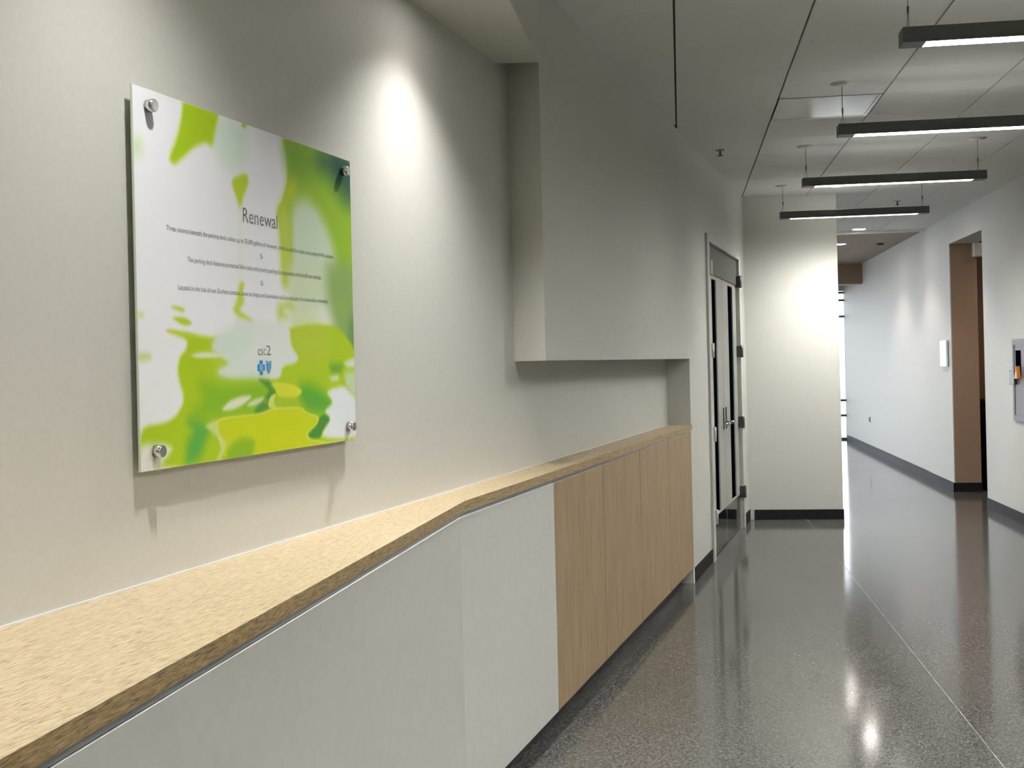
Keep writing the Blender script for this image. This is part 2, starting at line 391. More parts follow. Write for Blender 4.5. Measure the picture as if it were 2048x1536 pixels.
# ================================================================== COUNTER AND CABINETS
Z_TOP, T_TOP = 1.084, 0.033
BX, BY = -0.711, 3.869                       # plan point where the front edge bends
NX, NY = -0.886, -2.0                        # near end behind the camera
bs, bw = DX * BX + DY * BY, -(DY * BX - DX * BY)
p_far_f, p_far_b = W(8.238, 1.335), W(8.238, 1.5045)
p_near_b = Vector((-(1.504 + 0.1678 * 2.0) / DY, NY, 0))
poly = [(NX, NY), (BX, BY), (p_far_f.x, p_far_f.y), (p_far_b.x, p_far_b.y), (p_near_b.x, p_near_b.y)]
b = prism(bm_new(), poly, Z_TOP - T_TOP, Z_TOP)
ctr = mk('countertop', b, M_top, mats=[M_top, M_edge])
for p in ctr.data.polygons: p.material_index = 0 if p.normal.z > 0.5 else 1
tag(ctr, 'long pale strand-board countertop that bends and tapers along the left wall', 'countertop')
# rough chips along the front edge stay geometry: a thin irregular lip
rng = np.random.RandomState(4)
b = bm_new()
for seg0, seg1, n in (((NX, 0.0 if False else NY), (BX, BY), 90), ((BX, BY), (p_far_f.x, p_far_f.y), 60)):
    a, c = Vector((*seg0, 0)), Vector((*seg1, 0)); d = (c - a); L_ = d.length; d.normalize(); nn = Vector((d.y, -d.x, 0))
    for k in range(n):
        t = rng.uniform(0, L_ - 0.08); l = rng.uniform(0.01, 0.06); zz = Z_TOP - rng.uniform(0.002, T_TOP - 0.004); h = rng.uniform(0.001, 0.003)
        p0, p1 = a + d * t, a + d * (t + l); e = nn * 0.0006
        vs = [b.verts.new(q) for q in ((p0.x - e.x, p0.y - e.y, zz), (p1.x - e.x, p1.y - e.y, zz), (p1.x + e.x, p1.y + e.y, zz), (p0.x + e.x, p0.y + e.y, zz))]
        vt = [b.verts.new((v.co.x, v.co.y, zz + h)) for v in vs]
        b.faces.new(vs[::-1]); b.faces.new(vt)
        for q in range(4): b.faces.new((vs[q], vs[(q + 1) % 4], vt[(q + 1) % 4], vt[q]))
o = mk('edge_flakes', b, M_edge, ctr); o['kind'] = 'stuff'
# white caulk line where top meets wall
b = bm_new(); box(b, -1.9, 8.23, 1.5005, 1.5045, Z_TOP, Z_TOP + 0.004); mk('caulk_bead', b, M_trimw, ctr, WALL)

Z_KICK, Z_PT = 0.11, 1.039
S_WOOD = [4.716, 5.583, 6.449, 7.316, 8.182]
def plan(s, w): v = W(s, w); return (v.x, v.y)
def cabinet(name, label, front, z0, z1, door_rects, door_mat, gap=0.003, group=None):
    """front: list of plan points along the front line (near to far); carcass runs 12 mm behind it"""
    pass
# white laminate run, near the camera: two faces that meet at the bend
cab = empty('white_base_cabinet', (BX - 0.1, 2.0, 0))
tag(cab, 'long plain white laminate base cabinet run under the bending countertop', 'cabinet')
def off(p, q, d):                # points p,q moved by d to the left of p->q (into the cabinet)
    v = Vector((q[0] - p[0], q[1] - p[1])).normalized(); n = Vector((-v.y, v.x)) * d
    return (p[0] + n.x, p[1] + n.y), (q[0] + n.x, q[1] + n.y)
near0, bend = (NX, NY), (BX, BY)
(a0, a1) = off(near0, bend, -0.002)
w0 = plan(bs, 1.343 + 0.012); far0 = plan(S_WOOD[0] - 0.003, 1.336)
# intersection of the two offset front lines
def isect(p, q, r, s_):
    d1 = Vector((q[0] - p[0], q[1] - p[1])); d2 = Vector((s_[0] - r[0], s_[1] - r[1])); e = Vector((r[0] - p[0], r[1] - p[1]))
    t = (e.x * d2.y - e.y * d2.x) / (d1.x * d2.y - d1.y * d2.x); return (p[0] + t * d1.x, p[1] + t * d1.y)
bend_p = isect(a0, a1, plan(0, 1.336), plan(5, 1.336))
b0, b1 = off(a0, bend_p, 0.018)
bend_q = isect(b0, b1, plan(0, 1.354), plan(5, 1.354))
far_q = plan(S_WOOD[0] - 0.003, 1.354)
mk('front_panel', prism(bm_new(), [a0, bend_p, bend_q, b0], Z_KICK, Z_PT), M_white, cab)
mk('front_panel', prism(bm_new(), [bend_p, far0, far_q, bend_q], Z_KICK, Z_PT), M_white, cab)
e0, e1 = off(a0, bend_p, -0.0012); bend_e = isect(e0, e1, plan(0, 1.3348), plan(5, 1.3348))
h0, h1 = off(a0, bend_p, 0.0025); bend_h = isect(h0, h1, plan(0, 1.3385), plan(5, 1.3385))
mk('highlight_strip', prism(bm_new(), [e0, bend_e, plan(S_WOOD[0] - 0.003, 1.3348), plan(S_WOOD[0] - 0.003, 1.3385), bend_h, h0], Z_PT - 0.0005, Z_PT + 0.0008), M_trimw, cab)  # thin white strip added as the bright highlight line along the panel edge
r0, r1 = off(a0, bend_p, 0.004); bend_r = isect(r0, r1, plan(0, 1.340), plan(5, 1.340))
c0, c1 = off(a0, bend_p, 0.022); bend_c = isect(c0, c1, plan(0, 1.366), plan(5, 1.366)); farc = plan(S_WOOD[0] - 0.003, 1.366)
mk('reveal_channel', prism(bm_new(), [r0, bend_r, plan(S_WOOD[0] - 0.003, 1.340), plan(S_WOOD[0] - 0.003, 1.50), plan(3.0, 1.50), plan(-1.7, 1.50)], Z_PT + 0.0008, Z_TOP - T_TOP), M_alu, cab)
k0, k1 = off(a0, bend_p, 0.075); bend_k = isect(k0, k1, plan(0, 1.42), plan(5, 1.42))
mk('toe_kick', prism(bm_new(), [k0, bend_k, plan(S_WOOD[0] - 0.003, 1.42), plan(S_WOOD[0] - 0.003, 1.50), plan(-1.7, 1.50)], 0, Z_KICK), M_toe, cab)
mk('carcass', prism(bm_new(), [c0, bend_c, farc, plan(S_WOOD[0] - 0.003, 1.50), plan(-1.7, 1.50)], Z_KICK, Z_PT - 0.03), M_white, cab)
# four wooden doors in two double cabinets
for k in range(2):
    s0, s2 = S_WOOD[2 * k], S_WOOD[2 * k + 2]
    c = W((s0 + s2) / 2, 1.45); wc = empty('wooden_base_cabinet', (c.x, c.y, 0))
    tag(wc, ['straight-grained wooden two-door base cabinet next to the white laminate run', 'straight-grained wooden two-door base cabinet at the far end, next to the doorway'][k],
        'cabinet', 'wooden base cabinets')
    for d in range(2):
        sa, sb = S_WOOD[2 * k + d], S_WOOD[2 * k + d + 1]
        mk('door', box(bm_new(), sa + 0.004, sb - 0.004, 1.336, 1.354, Z_KICK, Z_PT, 0.0012), M_wood, wc, WALL)
    mk('carcass', box(bm_new(), s0, s2, 1.3665, 1.50, Z_KICK, Z_PT - 0.03), M_toe, wc, WALL)
    mk('reveal_channel', box(bm_new(), s0, s2, 1.340, 1.50, Z_PT + 0.0005, Z_TOP - T_TOP), M_alu, wc, WALL)
    mk('toe_kick', box(bm_new(), s0, s2, 1.42, 1.50, 0, Z_KICK), M_toe, wc, WALL)
structure('trim_cabinet_end', box(bm_new(), 8.184, 8.238, 1.341, 1.5045, 0, Z_TOP - T_TOP), M_wall, WALL)

# ================================================================== SIGN
SX0, SX1, SZ0, SZ1, SWF = 2.119, 3.156, 1.3216, 2.123, 1.482
SWD, SHT = SX1 - SX0, SZ1 - SZ0
sign = empty('wall_sign', W((SX0 + SX1) / 2, 1.46, SZ0))
tag(sign, 'large acrylic sign with green water picture reading Renewal, on steel standoffs', 'sign')
mk('acrylic_panel', box(bm_new(), SX0, SX1, SWF + 0.0004, SWF + 0.006, SZ0, SZ1, 0.0008), new_mat('acrylic_back', (0.62, 0.72, 0.60), 0.15), sign, WALL)
SHAPES = [
[[[0.296,0.988],[0.436,1.005],[0.447,0.933],[0.433,0.873],[0.373,0.837],[0.327,0.853],[0.294,0.901]],[214,232,220],0.03],
[[[0.611,1.007],[0.806,1.017],[1.027,1.015],[1.041,0.545],[0.873,0.552],[0.619,0.533],[0.602,0.667],[0.577,0.754],[0.612,0.803],[0.638,0.877],[0.633,0.946]],[150,190,45],0.012],
[[[0.617,0.995],[0.775,1.002],[0.836,0.987],[0.804,0.916],[0.691,0.877],[0.642,0.886]],[118,165,45],0.05],
[[[0.821,1.011],[1.027,1.015],[1.04,0.84],[0.962,0.839],[0.882,0.911],[0.804,0.943]],[52,100,72],0.06],
[[[0.876,1.004],[1.018,1.008],[1.024,0.926],[0.915,0.936]],[36,78,70],0.04],
[[[0.634,0.859],[0.684,0.876],[0.669,0.82],[0.604,0.758],[0.584,0.759],[0.627,0.822]],[190,205,40],0.03],
[[[0.653,0.765],[0.683,0.809],[0.741,0.823],[0.801,0.796],[0.861,0.729],[0.907,0.631],[0.905,0.535],[0.647,0.518],[0.643,0.649]],[206,224,200],0.035],
[[[0.578,0.763],[0.619,0.778],[0.646,0.746],[0.647,0.518],[0.592,0.514],[0.589,0.665]],[190,207,80],0.02],
[[[0.18,1.017],[0.325,1.015],[0.307,0.959],[0.292,0.901],[0.262,0.908],[0.218,0.884],[0.176,0.847],[0.142,0.818],[0.12,0.832],[0.157,0.903],[0.173,0.959]],[166,200,20],0.012],
[[[0.364,0.822],[0.439,0.854],[0.447,0.826],[0.419,0.776],[0.403,0.729],[0.394,0.76]],[183,203,50],0.01],
[[[0.394,0.744],[0.412,0.747],[0.413,0.518],[0.389,0.516]],[226,235,226],0.02],
[[[0.421,1.001],[0.446,1.001],[0.436,0.988],[0.421,0.989]],[160,195,60],0.006],
[[[-0.003,0.857],[0.026,0.86],[0.021,0.823],[-0.004,0.818]],[200,228,175],0.03],
[[[0.635,0.603],[0.891,0.628],[0.92,0.487],[0.792,0.439],[0.644,0.393],[0.625,0.489]],[206,222,190],0.04],
[[[0.843,0.623],[1.034,0.641],[1.029,0.267],[0.915,0.296],[0.869,0.409],[0.84,0.502]],[140,172,95],0.05],
[[[0.969,0.437],[1.029,0.449],[1.025,0.286],[0.948,0.296]],[105,150,85],0.03],
[[[0.09,0.369],[0.175,0.362],[0.216,0.357],[0.284,0.351],[0.452,0.366],[0.644,0.389],[0.76,0.406],[0.918,0.401],[1.034,0.296],[1.035,-0.005],[0.843,0.001],[-0.002,-0.009],[-0.003,0.115],[0.089,0.12],[0.129,0.136],[0.16,0.179],[0.134,0.251],[0.143,0.296],[0.17,0.315],[0.176,0.345]],[172,203,25],0.01],
[[[0.644,0.384],[0.76,0.406],[0.868,0.381],[0.827,0.305],[0.712,0.269],[0.642,0.331]],[184,205,62],0.05],
[[[0.287,0.351],[0.362,0.376],[0.374,0.421],[0.447,0.408],[0.63,0.401],[0.635,0.331],[0.677,0.292],[0.655,0.274],[0.586,0.265],[0.579,0.231],[0.538,0.223],[0.442,0.23],[0.324,0.236],[0.29,0.253],[0.345,0.276],[0.319,0.294],[0.286,0.31],[0.269,0.323]],[224,231,228],0.01],
[[[0.293,0.359],[0.434,0.395],[0.458,0.346],[0.359,0.272],[0.324,0.24],[0.494,0.271],[0.531,0.232],[0.412,0.231],[0.312,0.238],[0.29,0.253],[0.342,0.276],[0.316,0.296],[0.27,0.319]],[212,230,218],0.03],
[[[0.184,0.3],[0.21,0.308],[0.25,0.311],[0.297,0.307],[0.319,0.299],[0.269,0.293],[0.21,0.293]],[222,232,205],0.006],
[[[0.312,0.213],[0.505,0.222],[0.55,0.189],[0.516,0.143],[0.496,0.125],[0.321,0.131],[0.265,0.12],[0.206,0.12],[0.18,0.137],[0.234,0.176],[0.214,0.235]],[134,186,30],0.03],
[[[0.467,0.229],[0.526,0.222],[0.531,0.202],[0.557,0.189],[0.52,0.154],[0.498,0.17],[0.521,0.192],[0.492,0.212]],[86,145,48],0.008],
[[[0.472,0.158],[0.513,0.158],[0.517,0.134],[0.458,0.121],[0.446,0.13]],[84,145,60],0.012],
[[[0.302,0.141],[0.333,0.166],[0.38,0.179],[0.444,0.18],[0.404,0.155],[0.35,0.139]],[226,232,212],0.008],
[[[0.41,0.148],[0.441,0.167],[0.498,0.174],[0.481,0.157],[0.446,0.146]],[210,225,185],0.007],
[[[0.675,0.211],[0.755,0.2],[0.866,0.145],[0.822,0.101],[0.723,0.111],[0.673,0.154]],[92,170,52],0.03],
[[[0.531,0.219],[0.639,0.209],[0.694,0.184],[0.659,0.164],[0.597,0.165],[0.563,0.171],[0.55,0.193]],[214,220,58],0.004],
[[[0.523,0.173],[0.553,0.182],[0.544,0.159],[0.544,0.142],[0.589,0.135],[0.536,0.131],[0.511,0.144]],[216,222,120],0.004],
[[[0.55,0.167],[0.666,0.161],[0.666,0.134],[0.569,0.137],[0.544,0.148]],[165,198,40],0.012],
[[[0.279,0.122],[0.471,0.122],[0.529,0.135],[0.68,0.134],[0.71,0.112],[0.781,0.096],[0.765,0.066],[0.704,0.043],[0.722,0.022],[0.859,-0.001],[0.312,-0.005],[0.291,0.052],[0.278,0.084]],[222,226,120],0.003],
[[[0.286,0.117],[0.471,0.119],[0.532,0.132],[0.678,0.13],[0.705,0.11],[0.773,0.093],[0.758,0.069],[0.696,0.044],[0.716,0.02],[0.858,-0.004],[0.318,-0.01],[0.298,0.051],[0.285,0.084]],[200,214,22],0.004],
[[[0.783,0.097],[0.831,0.1],[0.846,0.071],[0.798,0.046],[0.782,0.02],[0.725,0.026],[0.715,0.041],[0.77,0.069]],[72,142,52],0.006],
[[[0.863,0.188],[0.929,0.195],[0.972,0.17],[1.034,0.128],[1.031,0.001],[0.79,0.019],[0.806,0.05],[0.848,0.084],[0.808,0.111],[0.864,0.137],[0.824,0.175]],[230,238,242],0.01],
[[[0.842,0.273],[0.931,0.272],[0.913,0.239],[0.857,0.235]],[105,165,55],0.02],
[[[0.931,0.277],[1.025,0.299],[1.024,0.258],[0.956,0.257]],[216,232,212],0.01],
[[[0.842,0.228],[0.899,0.234],[0.901,0.214],[0.856,0.212]],[212,230,208],0.012],
[[[0.938,0.246],[1.024,0.242],[1.021,0.148],[0.962,0.17],[0.937,0.205]],[196,220,175],0.015],
[[[0.164,0.123],[0.211,0.116],[0.256,0.098],[0.233,0.049],[0.208,0.009],[0.156,-0.005],[0.165,0.062],[0.192,0.091]],[92,172,72],0.025],
[[[0.354,0.047],[0.401,0.057],[0.45,0.043],[0.44,0.01],[0.424,-0.015],[0.335,-0.016],[0.318,-0.006],[0.327,0.029]],[142,188,32],0.014],
[[[0.232,0.103],[0.284,0.119],[0.292,0.075],[0.311,0.058],[0.324,0.048],[0.296,-0.002],[0.274,-0.002],[0.303,0.039],[0.286,0.064],[0.264,0.081]],[206,222,140],0.008],
[[[-0.004,0.072],[0.074,0.069],[0.113,0.052],[0.085,0.023],[0.051,-0.001],[-0.006,-0.005]],[228,232,224],0.014],
[[[0.116,0.433],[0.146,0.433],[0.167,0.428],[0.161,0.419],[0.138,0.424]],[176,206,50],0.008],
[[[0.12,0.403],[0.166,0.405],[0.197,0.389],[0.165,0.382],[0.138,0.392]],[172,203,30],0.007],
[[[0.091,0.369],[0.144,0.367],[0.216,0.357],[0.165,0.357],[0.115,0.362]],[182,206,60],0.006],
[[[0.392,0.519],[0.416,0.519],[0.406,0.488],[0.416,0.464],[0.39,0.436],[0.422,0.419],[0.456,0.405],[0.386,0.414],[0.36,0.433],[0.38,0.462]],[190,211,80],0.01],
[[[0.567,0.464],[0.646,0.481],[0.659,0.447],[0.597,0.444],[0.631,0.423],[0.569,0.408]],[198,214,110],0.02],
[[[0.001,0.305],[0.039,0.303],[0.039,0.292],[0.001,0.287]],[190,214,120],0.015],
[[[-0.004,0.412],[0.021,0.41],[0.016,0.399],[-0.005,0.398]],[208,226,150],0.012],

]
def paint(nu, nv):
    U, V = np.meshgrid(np.linspace(0, 1, nu), np.linspace(0, 1, nv))
    X, Y = U * SWD, V * SHT
    img = np.empty((nv, nu, 3)); img[:] = (237, 239, 245)
    img += (np.sin(X * 7 + Y * 3) * 3)[..., None]
    wob = 0.003 * np.sin(Y * 90 + X * 11) + 0.002 * np.sin(Y * 190 + 2)
    for pts, col, soft in SHAPES:
        P = np.array(pts) * (SWD, SHT)
        for _ in range(2):                                   # round the corners
            Q = np.roll(P, -1, 0); P = np.stack([0.8 * P + 0.2 * Q, 0.2 * P + 0.8 * Q], 1).reshape(-1, 2)
        n = len(P)
        inside = np.zeros(X.shape, bool); dist = np.full(X.shape, 9.0)
        for i in range(n):
            (x0, y0), (x1, y1) = P[i], P[(i + 1) % n]
            dx, dy = x1 - x0, y1 - y0
            t = np.clip(((X - x0) * dx + (Y - y0) * dy) / (dx * dx + dy * dy + 1e-12), 0, 1)
            dist = np.minimum(dist, np.hypot(X - x0 - t * dx, Y - y0 - t * dy))
            cr = ((y0 > Y) != (y1 > Y)) & (X < (x1 - x0) * (Y - y0) / (y1 - y0 + 1e-12) + x0)
            inside ^= cr
        sd = np.where(inside, dist, -dist)
        a = np.clip(0.5 + sd / (2 * soft), 0, 1); a = (a * a * (3 - 2 * a))[..., None]
        img = img * (1 - a) + np.array(col, float) * a
    return img / 255.0
NU, NV = 400, 306
img = paint(NU, NV)
lin = np.where(img <= 0.04045, img / 12.92, ((img + 0.055) / 1.055) ** 2.4)
us, vs_ = np.meshgrid(np.linspace(SX0 + 0.001, SX1 - 0.001, NU), np.linspace(SZ0 + 0.001, SZ1 - 0.001, NV))
cen = ORG[sign]
co = np.stack([DX * us - DY * SWF - cen.x, DY * us + DX * SWF - cen.y, vs_ - cen.z], -1).reshape(-1, 3)
idx = np.arange(NU * NV).reshape(NV, NU)
quads = np.stack([idx[:-1, :-1], idx[:-1, 1:], idx[1:, 1:], idx[1:, :-1]], -1).reshape(-1, 4)
me = bpy.data.meshes.new('printed_picture')
me.vertices.add(len(co)); me.vertices.foreach_set('co', co.ravel().astype(np.float32))
me.loops.add(quads.size); me.loops.foreach_set('vertex_index', quads.ravel().astype(np.int32))
me.polygons.add(len(quads)); me.polygons.foreach_set('loop_start', np.arange(0, quads.size, 4, dtype=np.int32))
me.update(calc_edges=True)
ca = me.color_attributes.new('print', 'FLOAT_COLOR', 'POINT')
ca.data.foreach_set('color', np.concatenate([lin.reshape(-1, 3), np.ones((NU * NV, 1))], 1).ravel().astype(np.float32))
m = new_mat('printed_picture', (1, 1, 1), 0.5, spec=0.3)
N, L, B = nodes(m); at = N.new('ShaderNodeAttribute'); at.attribute_name = 'print'; L.new(at.outputs['Color'], B.inputs['Base Color'])
me.materials.append(m)
pic = bpy.data.objects.new('printed_picture', me); COL.objects.link(pic); pic.parent = sign; ORG[pic] = cen.copy()
pic['label'] = 'blurred green and white water picture'
for u, v in ((0.05, 0.05), (0.95, 0.05), (0.05, 0.95), (0.95, 0.95)):
    s_, z_ = SX0 + u * SWD, SZ0 + v * SHT + (0.0 if v < .5 else 0.003)
    b = cyl(bm_new(), (s_, SWF - 0.018, z_), (s_, SWF - 0.001, z_), 0.0135, n=28)
    cyl(b, (s_, SWF - 0.020, z_), (s_, SWF - 0.018, z_), 0.012, 0.0135, n=28)
    cyl(b, (s_, SWF + 0.006, z_), (s_, 1.505, z_), 0.0125, n=20)
    mk('standoff', b, M_chrome, sign, WALL)
# lettering: thin flat meshes just proud of the print
def text_mesh(body, u0, u1, v0, v1, thin, name, mat, raise_=0.0006):
    c = bpy.data.curves.new('t', 'FONT'); c.body = body; c.size = 1; c.offset = thin; c.resolution_u = 3
    o = bpy.data.objects.new('t', c); COL.objects.link(o)
    dg = bpy.context.evaluated_depsgraph_get()
    me = bpy.data.meshes.new_from_object(o.evaluated_get(dg))
    bpy.data.objects.remove(o); bpy.data.curves.remove(c)
    b = bmesh.new(); b.from_mesh(me); bpy.data.meshes.remove(me)
    xs = [v.co.x for v in b.verts]; x0, x1 = min(xs), max(xs)
    # v0 = baseline, v1 = cap height (0.729 of the size for the built-in face)
    for v in b.verts:
        fx = (v.co.x - x0) / (x1 - x0); fz = v.co.y / 0.729
        v.co = Vector((SX0 + (u0 + (u1 - u0) * fx) * SWD, SWF - raise_, SZ0 + (v0 + (v1 - v0) * fz) * SHT))
    for f_ in b.faces:
        f_.normal_update()
        if f_.normal.y > 0: f_.normal_flip()
    return mk(name, b, mat, sign, WALL)
text_mesh('Renewal', 0.4155, 0.578, 0.701, 0.748, -0.010, 'title_lettering', M_ink)
text_mesh('Three cisterns beneath the parking deck collect up to 75,000 gallons of rainwater, which is used for toilets and cooling HVAC systems.', 0.107, 0.884, 0.6375, 0.6515, -0.004, 'text_line', M_ink)
text_mesh('The parking deck features protected bike racks and priority parking for carpoolers and fuel-efficient vehicles.', 0.182, 0.809, 0.5595, 0.5735, -0.004, 'text_line', M_ink)
text_mesh('Located in the hub of our Durham campus, close to shops and businesses csc2 is a vital part of a sustainable community.', 0.145, 0.845, 0.4805, 0.4945, -0.004, 'text_line', M_ink)
text_mesh('csc', 0.470, 0.507, 0.3025, 0.3320, -0.012, 'logo_lettering', M_ink)
text_mesh('2', 0.510, 0.531, 0.3025, 0.334, -0.012, 'logo_lettering', M_ink)
def sp(u, v, r=0.0006): return Vector((SX0 + u * SWD, SWF - r, SZ0 + v * SHT))
def flat(name, polys, mat, raise_, parent=sign):
    b = bm_new()
    for poly in polys:
        f_ = b.faces.new([b.verts.new(sp(u, v, raise_)) for u, v in poly]); f_.normal_update()
        if f_.normal.y > 0: f_.normal_flip()
    return mk(name, b, mat, parent, WALL)
def ring(cx, cy, rx, ry, a0, a1, w, n=10):
    out = []
    for k in range(n):
        t0, t1 = a0 + (a1 - a0) * k / n, a0 + (a1 - a0) * (k + 1) / n
        out.append([(cx + rx * math.cos(t0), cy + ry * math.sin(t0)), (cx + rx * math.cos(t1), cy + ry * math.sin(t1)),
                    (cx + (rx - w) * math.cos(t1), cy + (ry - w * ry / rx) * math.sin(t1)), (cx + (rx - w) * math.cos(t0), cy + (ry - w * ry / rx) * math.sin(t0))])
    return out
for cy in (0.6065, 0.5235):           # small pair of circling arrows between the lines
    cx, rx, ry = 0.4955, 0.0062, 0.0081
    flat('arrow_mark', ring(cx, cy, rx, ry, math.radians(20), math.radians(160), 0.0018) + [[(cx - rx - 0.002, cy + 0.003), (cx - rx + 0.004, cy + 0.003), (cx - rx + 0.0005, cy - 0.002)]], M_teal, 0.0006)
    flat('arrow_mark', ring(cx, cy, rx, ry, math.radians(200), math.radians(340), 0.0018) + [[(cx + rx + 0.002, cy - 0.003), (cx + rx - 0.004, cy - 0.003), (cx + rx - 0.0005, cy + 0.002)]], M_blue, 0.0006)
cx, cy = 0.4835, 0.2640               # cross with a figure in a disc
hx, hy, ax, ay = 0.0170, 0.0222, 0.0072, 0.0096
cross = flat('cross_emblem', [[(cx - ax, cy - hy), (cx + ax, cy - hy), (cx + ax, cy - ay), (cx + hx, cy - ay), (cx + hx, cy + ay), (cx + ax, cy + ay), (cx + ax, cy + hy), (cx - ax, cy + hy), (cx - ax, cy + ay), (cx - hx, cy + ay), (cx - hx, cy - ay), (cx - ax, cy - ay)]], M_blue, 0.0006)
circ = [(cx + 0.0088 * math.cos(t), cy + 0.0115 * math.sin(t)) for t in [2 * math.pi * k / 24 for k in range(24)]]
flat('disc', [circ], M_paleblue, 0.0009, cross)
fig = [[(cx - 0.0011, cy - 0.001), (cx + 0.0011, cy - 0.001), (cx + 0.0011, cy + 0.004), (cx - 0.0011, cy + 0.004)],
       [(cx - 0.0055, cy + 0.0045), (cx + 0.0055, cy + 0.0045), (cx + 0.0055, cy + 0.003), (cx - 0.0055, cy + 0.003)],
       [(cx - 0.0048, cy - 0.0085), (cx - 0.003, cy - 0.0085), (cx + 0.0011, cy - 0.001), (cx - 0.0011, cy - 0.001)],
       [(cx + 0.003, cy - 0.0085), (cx + 0.0048, cy - 0.0085), (cx + 0.0011, cy - 0.0009), (cx - 0.0011, cy - 0.0009)],
       [(cx + 0.0014 * math.cos(t), cy + 0.0068 + 0.0018 * math.sin(t)) for t in [2 * math.pi * k / 10 for k in range(10)]]]
flat('figure', fig, M_blue, 0.0012, cross)
cx, cy = 0.5195, 0.2640               # shield with a winding staff
def shield(k): return [(cx - 0.0130 * k, cy + 0.0215 * k), (cx, cy + 0.0170 * k), (cx + 0.0130 * k, cy + 0.0215 * k), (cx + 0.0125 * k, cy + 0.002 * k), (cx + 0.0095 * k, cy - 0.009 * k), (cx, cy - 0.0215 * k), (cx - 0.0095 * k, cy - 0.009 * k), (cx - 0.0125 * k, cy + 0.002 * k)]
shd = flat('shield_emblem', [shield(1.0)], M_blue, 0.0006)
flat('field', [shield(0.84)], M_paleblue, 0.0009, shd)
flat('inner_shield', [shield(0.66)], M_blue, 0.0011, shd)
stf = [[(cx - 0.0008, cy - 0.010), (cx + 0.0008, cy - 0.010), (cx + 0.0008, cy + 0.010), (cx - 0.0008, cy + 0.010)]]
for k in range(12):
    t0, t1 = k / 12, (k + 1) / 12
    xa, xb = cx + 0.0038 * math.sin(t0 * 9), cx + 0.0038 * math.sin(t1 * 9); ya, yb = cy - 0.009 + 0.018 * t0, cy - 0.009 + 0.018 * t1
    stf.append([(xa - 0.001, ya), (xa + 0.001, ya), (xb + 0.001, yb), (xb - 0.001, yb)])
flat('staff', stf, M_trimw, 0.0014, shd)

# ================================================================== DOUBLE DOOR
door = empty('door_1', W(10.09, 1.42, 0)); door['kind'] = 'structure'
D0, D1 = 9.13, 11.05
b = bm_new(); ZH = 2.49
box(b, D0 - 0.045, D0 + 0.05, 1.325, 1.345, 0, ZH, 0.002); box(b, D1 - 0.05, D1 + 0.045, 1.325, 1.345, 0, ZH, 0.002); box(b, D0 + 0.05, D1 - 0.05, 1.325, 1.345, ZH - 0.06, ZH, 0.002)
box(b, D0, D0 + 0.05, 1.345, 1.50, 0, ZH - 0.01); box(b, D1 - 0.05, D1, 1.345, 1.50, 0, ZH - 0.01); box(b, D0 + 0.05, D1 - 0.05, 1.345, 1.50, ZH - 0.06, ZH - 0.01)
mk('door_frame', b, M_wall, door, WALL)
mk('header_panel', box(bm_new(), D0 + 0.05, D1 - 0.05, 1.352, 1.40, 2.20, ZH - 0.06, 0.003), M_doorhead, door, WALL)
LF = 1.362
for k, (sa, sb, ga, gb) in enumerate(((9.185, 10.083, 9.49, 9.75), (10.091, 10.995, 10.45, 10.77))):
    t = 0.045
    b = bm_new()
    box(b, sa, ga, LF, LF + t, 0.012, 2.20); box(b, gb, sb, LF, LF + t, 0.012, 2.20)
    box(b, ga, gb, LF, LF + t, 0.012, 0.315); box(b, ga, gb, LF, LF + t, 2.17, 2.20)
    leaf = mk('door_leaf', b, M_doorleaf, door, WALL)
    mk('glass_lite', box(bm_new(), ga, gb, LF + 0.010, LF + 0.02, 0.315, 2.17), M_glassdark, leaf, WALL)
    mk('kick_plate', box(bm_new(), sa + 0.01, sb - 0.01, LF - 0.002, LF, 0.02, 0.30), M_kick, leaf, WALL)
    # lever handle on a tall escutcheon near the meeting stiles
    hs, dr = (sb - 0.075, -1) if k == 0 else (sa + 0.075, 1)
    b = box(bm_new(), hs - 0.02, hs + 0.02, LF - 0.008, LF, 0.95, 1.13, 0.002)
    cyl(b, (hs, LF - 0.055, 1.0), (hs, LF - 0.004, 1.0), 0.011)
    mk('escutcheon', b, M_hinge, leaf, WALL)
    b = cyl(bm_new(), (hs - dr * 0.01, LF - 0.055, 1.0), (hs + dr * 0.125, LF - 0.055, 1.0), 0.0105)
    cyl(b, (hs + dr * 0.125, LF - 0.055, 1.0), (hs + dr * 0.125, LF - 0.02, 1.0), 0.0105)
    mk('lever_handle', b, M_steel, leaf, WALL)
    he = sa if k == 0 else sb
    for zc in (2.23, 1.60, 0.96, 0.33):
        b = cyl(bm_new(), (he, LF - 0.045, zc - 0.055), (he, LF - 0.045, zc + 0.055), 0.013, n=12)
        box(b, he - 0.02, he + 0.025, LF - 0.05, LF - 0.001, zc - 0.05, zc + 0.05, 0.002)
        mk('hinge', b, M_doorleaf if k == 0 else M_hinge, door, WALL)
mk('dark_backing', box(bm_new(), D0 + 0.05, D1 - 0.05, 1.46, 1.50, 0, 2.42), M_slot, door, WALL)

